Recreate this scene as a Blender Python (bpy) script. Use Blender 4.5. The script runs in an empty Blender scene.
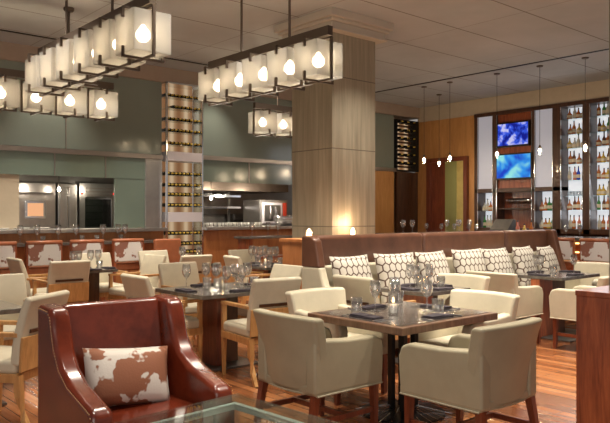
import bpy, bmesh, math, random
from mathutils import Vector, Matrix
random.seed(7)
PI = math.pi
R = math.radians
SC = bpy.context.scene
COL = SC.collection

# ------------------------------------------------------------------ camera, world, exposure
EYE = 1.48
cam_d = bpy.data.cameras.new('camera')
cam = bpy.data.objects.new('camera', cam_d)
COL.objects.link(cam)
cam.location = (0, 0, EYE)
cam.rotation_euler = (R(90), 0, -math.atan2(0.6561, 0.7547))
cam_d.sensor_width = 36
cam_d.lens = 683 / 610 * 36
cam_d.shift_y = 3.5 / 610
cam_d.clip_start = 0.05
SC.camera = cam
SC.view_settings.view_transform = 'Standard'
SC.view_settings.look = 'None'
SC.view_settings.gamma = 1
SC.view_settings.use_curve_mapping = False
SC.view_settings.exposure = 0.0
w = bpy.data.worlds.new('room_ambience')
SC.world = w
w.use_nodes = True
w.node_tree.nodes['Background'].inputs[0].default_value = (1.0, 0.94, 0.88, 1)
w.node_tree.nodes['Background'].inputs[1].default_value = 0.30

def lamp(name, kind, loc, energy, color=(1, .8, .58), radius=.05, target=None, angle=100, blend=.6, parent=None, size=None):
    d = bpy.data.lights.new(name, kind)
    d.energy = energy
    d.color = color
    if kind == 'AREA':
        d.shape = 'RECTANGLE'
        d.size, d.size_y = size
    else:
        d.shadow_soft_size = radius
    if kind == 'SPOT':
        d.spot_size = R(angle)
        d.spot_blend = blend
    o = bpy.data.objects.new(name, d)
    COL.objects.link(o)
    o.location = loc
    if target is not None:
        o.rotation_euler = (Vector(target) - Vector(loc)).to_track_quat('-Z', 'Y').to_euler()
    if parent:
        o.parent = parent
    return o

CEIL = 4.08
# added fill spots under the ceiling over the seating, no visible fixtures
SPOTS = [(3.95, 2.6, 330), (2.9, 4.2, 260), (1.4, 3.0, 130), (4.4, 5.3, 300), (6.1, 4.2, 330), (8.0, 4.0, 300), (2.0, 6.4, 260), (3.9, 7.3, 260),
         (3.6, 9.2, 320), (6.4, 8.3, 260), (5.5, 9.4, 230), (9.2, 5.6, 240), (6.4, 5.5, 180), (9.0, 8.2, 150), (6.6, 2.8, 330), (5.2, 2.2, 260)]
for x, y, e in SPOTS:
    lamp('ceiling_spot', 'SPOT', (x, y, CEIL - .03), e * 1.2, (1, .90, .75), .03, (x, y, 0), 92, .7)
# big soft fill added behind the camera, no window modelled
lamp('window_daylight', 'AREA', (-2.6, -2.2, 2.2), 130, (1, .9, .8), target=(3.5, 5.0, 1.2), size=(5, 3))
# fill spots added at the ceiling slots to wash kitchen glass and bar wall
for x in (4.0, 7.0, 10.0):
    lamp('slot_spot', 'SPOT', (x, 10.03, CEIL - .03), 90, (1, .88, .72), .03, (x, 10.8, 2.2), 70, .9)
for y in (5.5, 7.0, 8.6):
    lamp('slot_spot', 'SPOT', (10.6, y, CEIL - .03), 110, (1, .86, .70), .03, (12.4, y, 1.6), 70, .9)

# ------------------------------------------------------------------ node helpers
class NT:
    def __init__(s, name):
        s.m = bpy.data.materials.new(name)
        s.m.use_nodes = True
        s.t = s.m.node_tree
        s.b = s.t.nodes['Principled BSDF']
        s.out = s.t.nodes['Material Output']
    def n(s, typ, **kw):
        nd = s.t.nodes.new(typ)
        for k, v in kw.items():
            if k.startswith('i_'):
                nd.inputs[k[2:].replace('_', ' ')].default_value = v
            else:
                setattr(nd, k, v)
        return nd
    def l(s, a, b):
        s.t.links.new(a, b)
    def math(s, op, a, b=None, c=None):
        nd = s.t.nodes.new('ShaderNodeMath')
        nd.operation = op
        for i, v in enumerate((a, b, c)):
            if v is None:
                continue
            if hasattr(v, 'is_linked') or hasattr(v, 'links'):
                s.l(v, nd.inputs[i])
            else:
                nd.inputs[i].default_value = v
        return nd.outputs[0]
    def coords(s, kind='Object', scale=(1, 1, 1), rot=(0, 0, 0), loc=(0, 0, 0)):
        tc = s.t.nodes.new('ShaderNodeTexCoord')
        mp = s.t.nodes.new('ShaderNodeMapping')
        mp.inputs['Scale'].default_value = scale
        mp.inputs['Rotation'].default_value = rot
        mp.inputs['Location'].default_value = loc
        s.l(tc.outputs[kind], mp.inputs['Vector'])
        return mp.outputs[0]
    def ramp(s, fac, stops, interp='LINEAR'):
        r = s.t.nodes.new('ShaderNodeValToRGB')
        cr = r.color_ramp
        cr.interpolation = interp
        while len(cr.elements) < len(stops):
            cr.elements.new(.5)
        for e, (p, c) in zip(cr.elements, stops):
            e.position = p
            e.color = tuple(c) + (1,) if len(c) == 3 else c
        s.l(fac, r.inputs[0])
        return r.outputs[0]
    def noise(s, vec, scale=5, detail=3, rough=.5, dist=0):
        nd = s.t.nodes.new('ShaderNodeTexNoise')
        nd.inputs['Scale'].default_value = scale
        nd.inputs['Detail'].default_value = detail
        nd.inputs['Roughness'].default_value = rough
        nd.inputs['Distortion'].default_value = dist
        s.l(vec, nd.inputs['Vector'])
        return nd.outputs['Fac']
    def bump(s, h, strength=.2, dist=.01):
        b = s.t.nodes.new('ShaderNodeBump')
        b.inputs['Strength'].default_value = strength
        b.inputs['Distance'].default_value = dist
        s.l(h, b.inputs['Height'])
        s.l(b.outputs[0], s.b.inputs['Normal'])
    def set(s, **kw):
        for k, v in kw.items():
            s.b.inputs[k.replace('_', ' ')].default_value = v

def plain(name, col, rough=.5, metal=0, var=.0, scale=8, coat=0, emit=None, es=0, bump=0):
    t = NT(name)
    t.set(Roughness=rough, Metallic=metal)
    t.b.inputs['Base Color'].default_value = tuple(col) + (1,)
    if var or bump:
        f = t.noise(t.coords(), scale, 4, .6)
        if var:
            lo = tuple(c * (1 - var) for c in col)
            hi = tuple(min(1, c * (1 + var)) for c in col)
            t.l(t.ramp(f, [(.3, lo), (.7, hi)]), t.b.inputs['Base Color'])
        if bump:
            t.bump(f, bump)
    if coat:
        t.b.inputs['Coat Weight'].default_value = coat
        t.b.inputs['Coat Roughness'].default_value = .15
    if emit:
        t.b.inputs['Emission Color'].default_value = tuple(emit) + (1,)
        t.b.inputs['Emission Strength'].default_value = es
    return t.m

def wood(name, dark, light, scale=(14, 14, 1.2), rough=.35, coat=.2, freq=1.0):
    t = NT(name)
    v = t.coords('Object', scale)
    f = t.noise(v, 1.6 * freq, 6, .65, .8)
    f2 = t.noise(v, 7 * freq, 3, .6)
    mix = t.math('ADD', t.math('MULTIPLY', f, .7), t.math('MULTIPLY', f2, .3))
    t.l(t.ramp(mix, [(.34, dark), (.66, light)]), t.b.inputs['Base Color'])
    t.set(Roughness=rough)
    t.b.inputs['Coat Weight'].default_value = coat
    t.bump(f2, .08)
    return t.m

def emission(name, col, strength):
    t = NT(name)
    t.t.nodes.remove(t.b)
    e = t.n('ShaderNodeEmission')
    e.inputs[0].default_value = tuple(col) + (1,)
    e.inputs[1].default_value = strength
    t.l(e.outputs[0], t.out.inputs[0])
    return t.m

def thin_glass(name, tint=(1, 1, 1), gloss=.12, rough=.02, edge=.85):
    t = NT(name)
    t.t.nodes.remove(t.b)
    tr = t.n('ShaderNodeBsdfTransparent')
    tr.inputs[0].default_value = tuple(tint) + (1,)
    gl = t.n('ShaderNodeBsdfGlossy')
    gl.inputs['Roughness'].default_value = rough
    gl.inputs['Color'].default_value = (1, 1, 1, 1)
    lw = t.n('ShaderNodeLayerWeight')
    lw.inputs[0].default_value = .35
    f = t.math('ADD', t.math('MULTIPLY', lw.outputs['Facing'], edge - gloss), gloss)
    f = t.math('MINIMUM', f, 1.0)
    mx = t.n('ShaderNodeMixShader')
    t.l(f, mx.inputs[0]); t.l(tr.outputs[0], mx.inputs[1]); t.l(gl.outputs[0], mx.inputs[2])
    t.l(mx.outputs[0], t.out.inputs[0])
    return t.m

def frosted(name):
    t = NT(name)
    t.t.nodes.remove(t.b)
    tr = t.n('ShaderNodeBsdfTransparent'); tr.inputs[0].default_value = (.95, .93, .9, 1)
    tl = t.n('ShaderNodeBsdfTranslucent'); tl.inputs[0].default_value = (.24, .24, .24, 1)
    gl = t.n('ShaderNodeBsdfDiffuse'); gl.inputs[0].default_value = (.50, .50, .50, 1)
    m1 = t.n('ShaderNodeMixShader'); m1.inputs[0].default_value = .38
    t.l(tl.outputs[0], m1.inputs[1]); t.l(gl.outputs[0], m1.inputs[2])
    m2 = t.n('ShaderNodeMixShader')
    m2.inputs[0].default_value = .58
    t.l(tr.outputs[0], m2.inputs[1]); t.l(m1.outputs[0], m2.inputs[2])
    t.l(m2.outputs[0], t.out.inputs[0])
    return t.m

# ------------------------------------------------------------------ materials
M = {}
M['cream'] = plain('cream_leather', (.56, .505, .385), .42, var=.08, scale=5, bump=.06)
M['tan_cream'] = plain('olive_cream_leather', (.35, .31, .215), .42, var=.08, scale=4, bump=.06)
M['oak'] = wood('honey_oak', (.36, .17, .055), (.62, .34, .13))
M['cherry'] = wood('cherry_wood', (.14, .026, .010), (.42, .11, .038), (10, 10, 1.0), .3, .35)
M['redleg'] = wood('mahogany', (.10, .022, .010), (.24, .06, .025))
M['edge_wood'] = wood('umber_wood', (.10, .05, .030), (.21, .115, .07))
M['walnut'] = wood('dark_walnut', (.03, .012, .006), (.10, .04, .018))
M['panel_orange'] = wood('amber_veneer', (.42, .19, .06), (.60, .31, .11), (3, 3, .5), .4, .2)
M['front_wood'] = wood('chestnut_veneer', (.32, .11, .035), (.52, .21, .07), (3, 3, .6), .4, .2)
M['steel'] = plain('brushed_steel', (.42, .40, .38), .3, .9, var=.12, scale=3)
M['dark_steel'] = plain('dark_steel', (.16, .15, .14), .35, .8, var=.15, scale=4)
M['bronze'] = plain('dark_bronze', (.12, .09, .07), .4, .7)
M['black'] = plain('black_metal', (.015, .014, .013), .35, .4)
M['chrome'] = plain('chrome', (.8, .8, .82), .12, 1)
M['brass'] = plain('brass_nail', (.85, .6, .3), .2, 1)
M['napkin'] = plain('plum_napkin', (.028, .020, .028), .85, var=.2, scale=20)
M['plate'] = plain('white_china', (.8, .78, .74), .2)
M['white_soft'] = plain('white_shelf', (.62, .58, .62), .5)
M['stone'] = plain('dark_stone', (.10, .085, .075), .16, var=.35, scale=14, coat=.4)
M['glass'] = thin_glass('clear_glass', (.95, .96, .97), .14, .03, .95)
M['pane'] = thin_glass('pane_glass', (.80, .88, .86), .10, .01, .7)
M['bulb'] = emission('bulb_glow', (1, .78, .5), 60)
M['bulb_small'] = emission('pendant_glow', (1, .75, .48), 80)
M['flame'] = emission('flame_glow', (1, .55, .2), 18)
M['strip'] = emission('amber_strip_glow', (1, .55, .18), 5)
M['frost'] = frosted('frosted_glass')
M['green_glass'] = plain('back_painted_green_glass', (.20, .235, .205), .12, var=.06, scale=1, coat=.5)
M['green_glass_low'] = plain('back_painted_sage_glass', (.155, .20, .16), .12, var=.06, scale=1, coat=.5)
M['trim'] = plain('painted_trim', (.50, .45, .38), .6)
M['beige_wall'] = plain('beige_paint', (.50, .42, .31), .7, var=.04)
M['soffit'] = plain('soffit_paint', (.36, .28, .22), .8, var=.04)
M['grey_metal'] = plain('header_metal', (.34, .30, .27), .3, .8)
M['red_leather'] = plain('oxblood_leather', (.145, .023, .009), .24, var=.35, scale=6, coat=.35, bump=.10)
M['brown_leather'] = plain('saddle_leather', (.135, .056, .032), .3, var=.25, scale=5, coat=.3, bump=.08)
M['orange_leather'] = plain('tan_leather', (.36, .115, .05), .35, var=.15, coat=.2)

def cowhide(name, brown, white, sc, thr=.5):
    t = NT(name)
    v = t.coords()
    f = t.noise(v, sc, 3, .5, .25)
    t.l(t.ramp(f, [(thr - .012, brown), (thr + .012, white)]), t.b.inputs['Base Color'])
    t.set(Roughness=.75)
    t.bump(t.noise(v, 90, 2), .15)
    return t.m
M['cow'] = cowhide('brown_white_cowhide', (.30, .115, .06), (.72, .66, .60), 6.5, .50)
M['cow_red'] = cowhide('red_white_cowhide', (.28, .12, .085), (.74, .70, .68), 4.6, .47)

def trellis():
    t = NT('trellis_fabric')
    sp = t.n('ShaderNodeSeparateXYZ')
    t.l(t.coords(), sp.inputs[0])
    u = t.math('DIVIDE', sp.outputs['X'], .078)
    v = t.math('DIVIDE', sp.outputs['Z'], .098)
    S = 1.7320508
    def cell(off):
        a = t.math('SUBTRACT', t.math('FRACT', t.math('ADD', u, 50 + off)), .5)
        b = t.math('MULTIPLY', t.math('SUBTRACT', t.math('FRACT', t.math('ADD', t.math('DIVIDE', v, S), 50 + off)), .5), S)
        a, b = t.math('ABSOLUTE', a), t.math('ABSOLUTE', b)
        return t.math('MAXIMUM', a, t.math('ADD', t.math('MULTIPLY', a, .5), t.math('MULTIPLY', b, .8660254)))
    d = t.math('MINIMUM', cell(0), cell(.5))
    t.l(t.ramp(d, [(.415, (.60, .56, .49)), (.435, (.10, .055, .04))]), t.b.inputs['Base Color'])
    t.set(Roughness=.85)
    return t.m
M['trellis'] = trellis()

def floor_mat():
    t = NT('plank_floor')
    v = t.coords('Object', (1, 1, 1), (0, 0, R(90)))
    br = t.n('ShaderNodeTexBrick')
    br.offset = .37
    br.inputs['Color1'].default_value = (.0, .0, .0, 1)
    br.inputs['Color2'].default_value = (1, 1, 1, 1)
    br.inputs['Mortar'].default_value = (.5, .5, .5, 1)
    br.inputs['Scale'].default_value = 1
    br.inputs['Mortar Size'].default_value = .0035
    br.inputs['Brick Width'].default_value = 1.1
    br.inputs['Row Height'].default_value = .095
    t.l(v, br.inputs['Vector'])
    g = t.noise(t.coords('Object', (16, 1.3, 1)), 2.2, 5, .65, .4)
    f = t.math('ADD', t.math('MULTIPLY', br.outputs['Color'], .5), t.math('MULTIPLY', g, .6))
    c = t.ramp(f, [(.2, (.13, .038, .014)), (.55, (.30, .105, .036)), (.9, (.50, .215, .085))])
    mx = t.n('ShaderNodeMix', data_type='RGBA')
    t.l(br.outputs['Fac'], mx.inputs[0])
    t.l(c, mx.inputs[6])
    mx.inputs[7].default_value = (.035, .012, .006, 1)
    t.l(mx.outputs[2], t.b.inputs['Base Color'])
    t.set(Roughness=.27)
    t.b.inputs['Coat Weight'].default_value = .25
    t.b.inputs['Coat Roughness'].default_value = .18
    bm_ = t.math('SUBTRACT', t.math('MULTIPLY', g, .25), br.outputs['Fac'])
    t.bump(bm_, .35, .004)
    return t.m
M['floor'] = floor_mat()

def ceiling_mat():
    t = NT('ceiling_tiles')
    tc = t.n('ShaderNodeTexCoord')
    sp = t.n('ShaderNodeSeparateXYZ')
    t.l(tc.outputs['Object'], sp.inputs[0])
    def lines(co, off, per, wd):
        a = t.math('DIVIDE', t.math('SUBTRACT', co, off), per)
        fr = t.math('ABSOLUTE', t.math('SUBTRACT', t.math('FRACT', a), .5))
        return t.math('GREATER_THAN', fr, .5 - wd / per)
    a = lines(sp.outputs['Y'], 4.75, 1.04, .011)
    b = lines(sp.outputs['X'], 3.70, 2.08, .008)
    m = t.math('MAXIMUM', a, t.math('MULTIPLY', b, .6))
    n = t.noise(tc.outputs['Object'], .7, 3, .6)
    base = t.ramp(n, [(.3, (.37, .39, .41)), (.7, (.47, .49, .51))])
    mx = t.n('ShaderNodeMix', data_type='RGBA')
    t.l(m, mx.inputs[0]); t.l(base, mx.inputs[6]); mx.inputs[7].default_value = (.19, .17, .155, 1)
    t.l(mx.outputs[2], t.b.inputs['Base Color'])
    t.set(Roughness=.8)
    return t.m
M['ceiling'] = ceiling_mat()

def pillar_mat():
    t = NT('veined_limewood_cladding')
    v = t.coords('Object', (9, 9, .5))
    f = t.noise(v, 1.6, 5, .6, .5)
    base = t.ramp(f, [(.3, (.22, .19, .135)), (.55, (.31, .27, .20)), (.75, (.39, .345, .255))])
    tc = t.n('ShaderNodeTexCoord')
    sp = t.n('ShaderNodeSeparateXYZ')
    t.l(tc.outputs['Object'], sp.inputs[0])
    j = None
    for z0 in (1.33, 2.34, 3.27):
        a = t.math('LESS_THAN', t.math('ABSOLUTE', t.math('SUBTRACT', sp.outputs['Z'], z0)), .006)
        j = a if j is None else t.math('MAXIMUM', j, a)
    mx = t.n('ShaderNodeMix', data_type='RGBA')
    t.l(j, mx.inputs[0]); t.l(base, mx.inputs[6]); mx.inputs[7].default_value = (.12, .10, .075, 1)
    t.l(mx.outputs[2], t.b.inputs['Base Color'])
    t.set(Roughness=.55)
    return t.m
M['pillar'] = pillar_mat()

def screen(name, sx, dark, mid, hi, thr):
    t = NT(name)
    t.t.nodes.remove(t.b)
    f = t.noise(t.coords('Object', (1, 1, 1.0)), sx, 2, .5, .3)
    c = t.ramp(f, [(thr - .14, dark), (thr, mid), (thr + .14, hi)])
    e = t.n('ShaderNodeEmission')
    e.inputs[1].default_value = 1.0
    t.l(c, e.inputs[0])
    t.l(e.outputs[0], t.out.inputs[0])
    return t.m
M['tv1'] = screen('studio_broadcast_picture', 7, (.01, .015, .25), (.04, .10, .75), (.55, .55, .85), .52)
M['tv2'] = screen('field_broadcast_picture', 3, (.02, .06, .55), (.04, .30, .80), (.30, .75, .75), .50)
M['back_white'] = plain('backlit_white', (.8, .82, .85), .5, emit=(.86, .92, 1.0), es=.62)
M['back_panel'] = plain('lit_frosted_panel', (.45, .46, .52), .4, emit=(.80, .84, 1.0), es=.20)
def amber_back():
    t = NT('amber_backlight')
    t.t.nodes.remove(t.b)
    tc = t.n('ShaderNodeTexCoord'); sp = t.n('ShaderNodeSeparateXYZ'); t.l(tc.outputs['Object'], sp.inputs[0])
    s_ = t.math('COSINE', t.math('MULTIPLY', sp.outputs['X'], 2 * PI / .30))
    c = t.ramp(t.math('ADD', t.math('MULTIPLY', s_, .5), .5), [(.0, (.38, .18, .08)), (.7, (.62, .38, .20)), (1, (.95, .70, .44))])
    e = t.n('ShaderNodeEmission'); e.inputs[1].default_value = .55
    t.l(c, e.inputs[0]); t.l(e.outputs[0], t.out.inputs[0])
    return t.m
M['amber'] = amber_back()
M['red_ind'] = emission('red_indicator', (1, .05, .03), 2)
M['worklight'] = emission('work_light_glow', (1, .85, .65), 60)
M['uplight'] = emission('uplight_glow', (1, .72, .36), 16)
for nm, c in dict(amber=(.45, .14, .03), clear=(.55, .55, .5), green=(.05, .22, .06), brown=(.14, .05, .02), blue=(.03, .08, .6), gold=(.6, .42, .08), pink=(.6, .2, .15), wine=(.012, .012, .010)).items():
    M['b_' + nm] = plain(nm + '_bottle_glass', c, .08, coat=.6)
M['label'] = plain('paper_label', (.65, .58, .45), .7)
M['cap'] = plain('bottle_cap', (.03, .03, .03), .4)

# ------------------------------------------------------------------ mesh helpers
class MB:
    def __init__(s):
        s.bm = bmesh.new()
    def box(s, x0, x1, y0, y1, z0, z1, rz=0, c=None, taper=0):
        vs = []
        cx, cy = (x0 + x1) / 2, (y0 + y1) / 2
        for z in (z0, z1):
            k = 1 - taper if z == z0 else 1
            for (x, y) in ((x0, y0), (x1, y0), (x1, y1), (x0, y1)):
                x, y = cx + (x - cx) * k, cy + (y - cy) * k
                if rz:
                    ox, oy = c or (cx, cy)
                    dx, dy = x - ox, y - oy
                    x, y = ox + dx * math.cos(rz) - dy * math.sin(rz), oy + dx * math.sin(rz) + dy * math.cos(rz)
                vs.append(s.bm.verts.new((x, y, z)))
        for f in ((3, 2, 1, 0), (4, 5, 6, 7), (0, 1, 5, 4), (1, 2, 6, 5), (2, 3, 7, 6), (3, 0, 4, 7)):
            s.bm.faces.new([vs[i] for i in f])
        return s
    def lathe(s, prof, c=(0, 0, 0), seg=16, axis='z'):
        rings = []
        for r, z in prof:
            if r < 1e-6:
                p = (0, 0, z)
                rings.append([s.bm.verts.new(s._ax(p, c, axis))])
            else:
                rings.append([s.bm.verts.new(s._ax((r * math.cos(2 * PI * i / seg), r * math.sin(2 * PI * i / seg), z), c, axis)) for i in range(seg)])
        for a, b in zip(rings, rings[1:]):
            if len(a) == 1 and len(b) == 1:
                continue
            for i in range(seg):
                j = (i + 1) % seg
                if len(a) == 1:
                    s.bm.faces.new((a[0], b[j], b[i]))
                elif len(b) == 1:
                    s.bm.faces.new((a[i], a[j], b[0]))
                else:
                    s.bm.faces.new((a[i], a[j], b[j], b[i]))
        return s
    def _ax(s, p, c, axis):
        x, y, z = p
        if axis == 'y':
            x, y, z = x, z, y
        elif axis == 'x':
            x, y, z = z, y, x
        return (x + c[0], y + c[1], z + c[2])
    def tube(s, pts, r, seg=8, closed=False):
        pts = [Vector(p) for p in pts]
        rr = r if isinstance(r, (list, tuple)) else [r] * len(pts)
        rings = []
        n = len(pts)
        for i, p in enumerate(pts):
            d = (pts[min(i + 1, n - 1)] - pts[max(i - 1, 0)]).normalized()
            up = Vector((0, 0, 1)) if abs(d.z) < .95 else Vector((1, 0, 0))
            a = d.cross(up).normalized()
            b = a.cross(d).normalized()
            rings.append([s.bm.verts.new(p + (a * math.cos(2 * PI * k / seg + PI / seg) + b * math.sin(2 * PI * k / seg + PI / seg)) * rr[i]) for k in range(seg)])
        for a, b in zip(rings, rings[1:]):
            for i in range(seg):
                j = (i + 1) % seg
                s.bm.faces.new((a[i], a[j], b[j], b[i]))
        s.bm.faces.new(rings[0][::-1]); s.bm.faces.new(rings[-1])
        return s
    def prism(s, poly, a0, a1, plane='yz'):
        """poly: 2d outline; extruded along the remaining axis from a0 to a1"""
        def P(u, v, a):
            return (a, u, v) if plane == 'yz' else ((u, a, v) if plane == 'xz' else (u, v, a))
        A = [s.bm.verts.new(P(u, v, a0)) for u, v in poly]
        B = [s.bm.verts.new(P(u, v, a1)) for u, v in poly]
        s.bm.faces.new(A); s.bm.faces.new(B[::-1])
        n = len(poly)
        for i in range(n):
            j = (i + 1) % n
            s.bm.faces.new((A[j], A[i], B[i], B[j]))
        return s
    def sweep(s, path, widths, x0, x1):
        """strip of thickness along yz path: list of (y,z), thickness list, between x0..x1"""
        L, Rr = [], []
        n = len(path)
        for i, (y, z) in enumerate(path):
            a = path[max(i - 1, 0)]; b = path[min(i + 1, n - 1)]
            d = Vector((b[0] - a[0], b[1] - a[1])).normalized()
            nx, ny = -d.y, d.x
            wd = widths[i] / 2
            L.append((y + nx * wd, z + ny * wd)); Rr.append((y - nx * wd, z - ny * wd))
        for i in range(n - 1):
            quad = [L[i], L[i + 1], Rr[i + 1], Rr[i]]
        A = [[s.bm.verts.new((x, p[0], p[1])) for p in side] for x in (x0, x1) for side in (L, Rr)]
        l0, r0, l1, r1 = A
        for i in range(n - 1):
            s.bm.faces.new((l0[i], l0[i + 1], r0[i + 1], r0[i]))
            s.bm.faces.new((l1[i + 1], l1[i], r1[i], r1[i + 1]))
            s.bm.faces.new((l0[i + 1], l0[i], l1[i], l1[i + 1]))
            s.bm.faces.new((r0[i], r0[i + 1], r1[i + 1], r1[i]))
        s.bm.faces.new((l0[0], r0[0], r1[0], l1[0]))
        s.bm.faces.new((r0[-1], l0[-1], l1[-1], r1[-1]))
        return s
    def build(s, name, mat, parent=None, loc=None, bevel=0, seg=3, smooth=False, sub=0):
        bmesh.ops.recalc_face_normals(s.bm, faces=s.bm.faces)
        me = bpy.data.meshes.new(name)
        s.bm.to_mesh(me); s.bm.free()
        o = bpy.data.objects.new(name, me)
        me.materials.append(M[mat] if isinstance(mat, str) else mat)
        COL.objects.link(o)
        if parent: o.parent = parent
        if loc: o.location = loc
        if smooth or bevel:
            for p in me.polygons: p.use_smooth = True
        if bevel:
            b = o.modifiers.new('bevel', 'BEVEL'); b.width = bevel; b.segments = seg; b.limit_method = 'ANGLE'; b.angle_limit = R(35)
            b.harden_normals = True
        if sub:
            m_ = o.modifiers.new('sub', 'SUBSURF'); m_.levels = sub; m_.render_levels = sub
        return o

def tag(o, label=None, cat=None, group=None, kind=None):
    if label: o['label'] = label
    if cat: o['category'] = cat
    if group: o['group'] = group
    if kind: o['kind'] = kind
    return o
def thing(name, loc=(0, 0, 0), rz=0):
    o = bpy.data.objects.new(name, None)
    COL.objects.link(o)
    o.location = loc; o.rotation_euler = (0, 0, rz); o.empty_display_size = .1
    return o
KIDS = {}
def children(o):
    return [c for c in ALLKIDS.get(o, [])]
ALLKIDS = {}
def dup(o, parent=None):
    c = o.copy(); COL.objects.link(c)
    if parent is not None:
        c.parent = parent; c.matrix_parent_inverse = o.matrix_parent_inverse.copy()
    for ch in [k for k in o.children]:
        dup(ch, c)
    return c
PROTO = {}
def place(kind, maker, x, y, rz=0, label=None, group=None, cat=None, z=0.0, scale=None):
    if kind not in PROTO:
        o = maker(); PROTO[kind] = o
    else:
        o = dup(PROTO[kind])
    o.location = (x, y, z); o.rotation_euler = (0, 0, rz)
    if scale: o.scale = (scale,) * 3
    if label: o['label'] = label
    if cat: o['category'] = cat
    if group: o['group'] = group
    elif 'group' in o: del o['group']
    return o
def struct(name, mb, mat, **kw):
    o = mb.build(name, mat, **kw)
    if not kw.get('parent'): o['kind'] = 'structure'
    return o
FV, FU, FNV, FNU = 0, -PI / 2, PI, PI / 2     # chair headings: +v, +u, -v, -u

# ================================================================== THE ROOM
KV = 10.75     # plane of the kitchen front
BU = 13.0      # plane of the bar wall
struct('floor', MB().box(-4, 14.2, -4, 14.2, -.1, 0), 'floor')
o = struct('ceiling', MB().box(-4, 14.2, -4, 14.2, CEIL, CEIL + .12), 'ceiling')
struct('trim_1', MB().box(-4, 10.62, 10.01, 10.05, CEIL - .012, CEIL + .001), 'black')       # shadow slot along the kitchen
struct('trim_2', MB().box(10.58, 10.62, -4, 10.01, CEIL - .012, CEIL + .001), 'black')       # shadow slot along the bar
# kitchen front: soffit, header
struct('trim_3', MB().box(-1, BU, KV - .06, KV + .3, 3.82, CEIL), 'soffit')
struct('trim_4', MB().box(-1, 6.0, KV - .05, KV + .05, 2.455, 2.53), 'grey_metal')
struct('trim_5', MB().box(6.80, 12.15, KV - .05, KV + .05, 2.50, 2.58), 'grey_metal')
struct('trim_6', MB().box(BU - .02, BU + .3, 2.0, KV, 3.73, CEIL), 'beige_wall')

# green glass bands: each pane a structure window
def pane(n, x0, x1, z0, z1, mat, y=KV):
    w_ = struct('window_%d' % n, MB().box(x0 + .006, x1 - .006, y, y + .04, z0, z1), mat)
    MB().box(x0 - .012, x0 + .006, y - .012, y + .04, z0, z1).build('joint', 'grey_metal', w_)
n = 1
for x0, x1 in ((-1, 1.9), (1.9, 4.28), (4.28, 6.0), (6.80, 9.0), (9.0, 10.6), (10.6, 12.12)):
    pane(n, x0, x1, 2.54, 3.82, 'green_glass'); n += 1
for x0, x1 in ((-1, 2.0), (2.0, 4.10), (4.10, 4.95), (4.95, 6.0), (6.80, 7.9), (7.9, 9.4), (9.4, 11.2)):
    pane(n, x0, x1, 2.10, 2.455 if x0 < 6 else 2.50, 'green_glass_low'); n += 1
# columns and partitions under the glass
struct('wall_kitchen_left', MB().box(-1, 3.57, KV + .05, KV + .15, 1.262, 2.10), 'beige_wall')
struct('wall_kitchen_column', MB().box(5.67, 6.0, KV - .02, KV + .3, 0, 2.46), 'steel', bevel=.01)
struct('window_%d' % n, MB().box(5.12, 5.67, KV + .01, KV + .05, 1.26, 2.10), 'green_glass_low'); n += 1
struct('wall_kitchen_right', MB().box(9.6, 12.15, KV + .03, KV + .2, 0, 2.5), 'panel_orange')
struct('door_1', MB().box(12.2, 12.95, KV - .03, KV + .05, 0, 2.5), 'walnut')
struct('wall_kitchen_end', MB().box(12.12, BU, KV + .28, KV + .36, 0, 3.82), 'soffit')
# low front under the pass
struct('wall_pass_left', MB().box(-1, 6.0, KV - .06, KV + .05, 0, 1.20), 'front_wood')
struct('wall_pass_right', MB().box(6.80, 9.6, KV - .06, KV + .05, 0, 1.20), 'front_wood')
# kitchen shell
struct('wall_kitchen_back', MB().box(-1, 12.2, 13.2, 13.3, 0, 3.0), 'steel')
struct('trim_7', MB().box(-1, 12.2, KV + .3, 13.2, 2.62, 2.66), 'steel')
struct('trim_8', MB().box(6.80, 9.6, 11.6, 13.0, 1.98, 2.2), 'bronze')        # canopy hood, right bay
struct('trim_9', MB().box(3.0, 6.0, 11.7, 13.0, 2.02, 2.2), 'dark_steel')     # canopy hood, left bay
for x, y, e in ((4.0, 11.3, 9), (5.0, 11.25, 9), (7.6, 11.4, 60), (8.6, 11.15, 60)):
    lamp('hood_lamp', 'POINT', (x, y, 1.92), e * .6, (1, .88, .7), .03)

# bar wall
struct('wall_bar', MB().box(BU, BU + .1, 9.1, KV + .1, 0, 3.75), 'panel_orange')
struct('wall_bar_back', MB().box(BU + .36, BU + .46, 2.0, 9.2, 0, CEIL), 'walnut')
for y in (9.55, 10.0, 10.4):
    pass
# framed doorway in the orange wall
d1 = struct('door_2', MB().box(BU - .10, BU + .01, 9.27, 9.36, 0, 2.82).box(BU - .10, BU + .01, 10.33, 10.42, 0, 2.82).box(BU - .10, BU + .01, 9.36, 10.33, 2.72, 2.82), 'redleg')
MB().box(BU - .02, BU, 9.36, 9.60, 0, 2.72).build('curtain', plain('yellow_drape', (.55, .44, .15), .7, var=.1), d1)  # yellow glow inside the doorway, painted as a flat coloured panel
MB().box(BU - .03, BU, 9.60, 9.92, 0, 2.72).build('panel', plain('olive_panel', (.30, .31, .12), .5), d1)
MB().box(BU - .02, BU, 9.92, 10.33, 0, 2.72).build('leaf', 'redleg', d1)

# pillar
pl = struct('wall_pillar', MB().box(0, .80, 0, .80, 0, CEIL - .20), 'pillar', loc=(6.01, 6.38, 0))
MB().box(-.10, .90, -.10, .90, CEIL - .22, CEIL - .14).box(-.14, .94, -.14, .94, CEIL - .14, CEIL - .10).box(-.12, .92, -.12, .92, CEIL - .25, CEIL - .22).box(-.18, .98, -.18, .98, CEIL - .10, CEIL).build('crown', 'trim', pl, bevel=.01)

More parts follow.
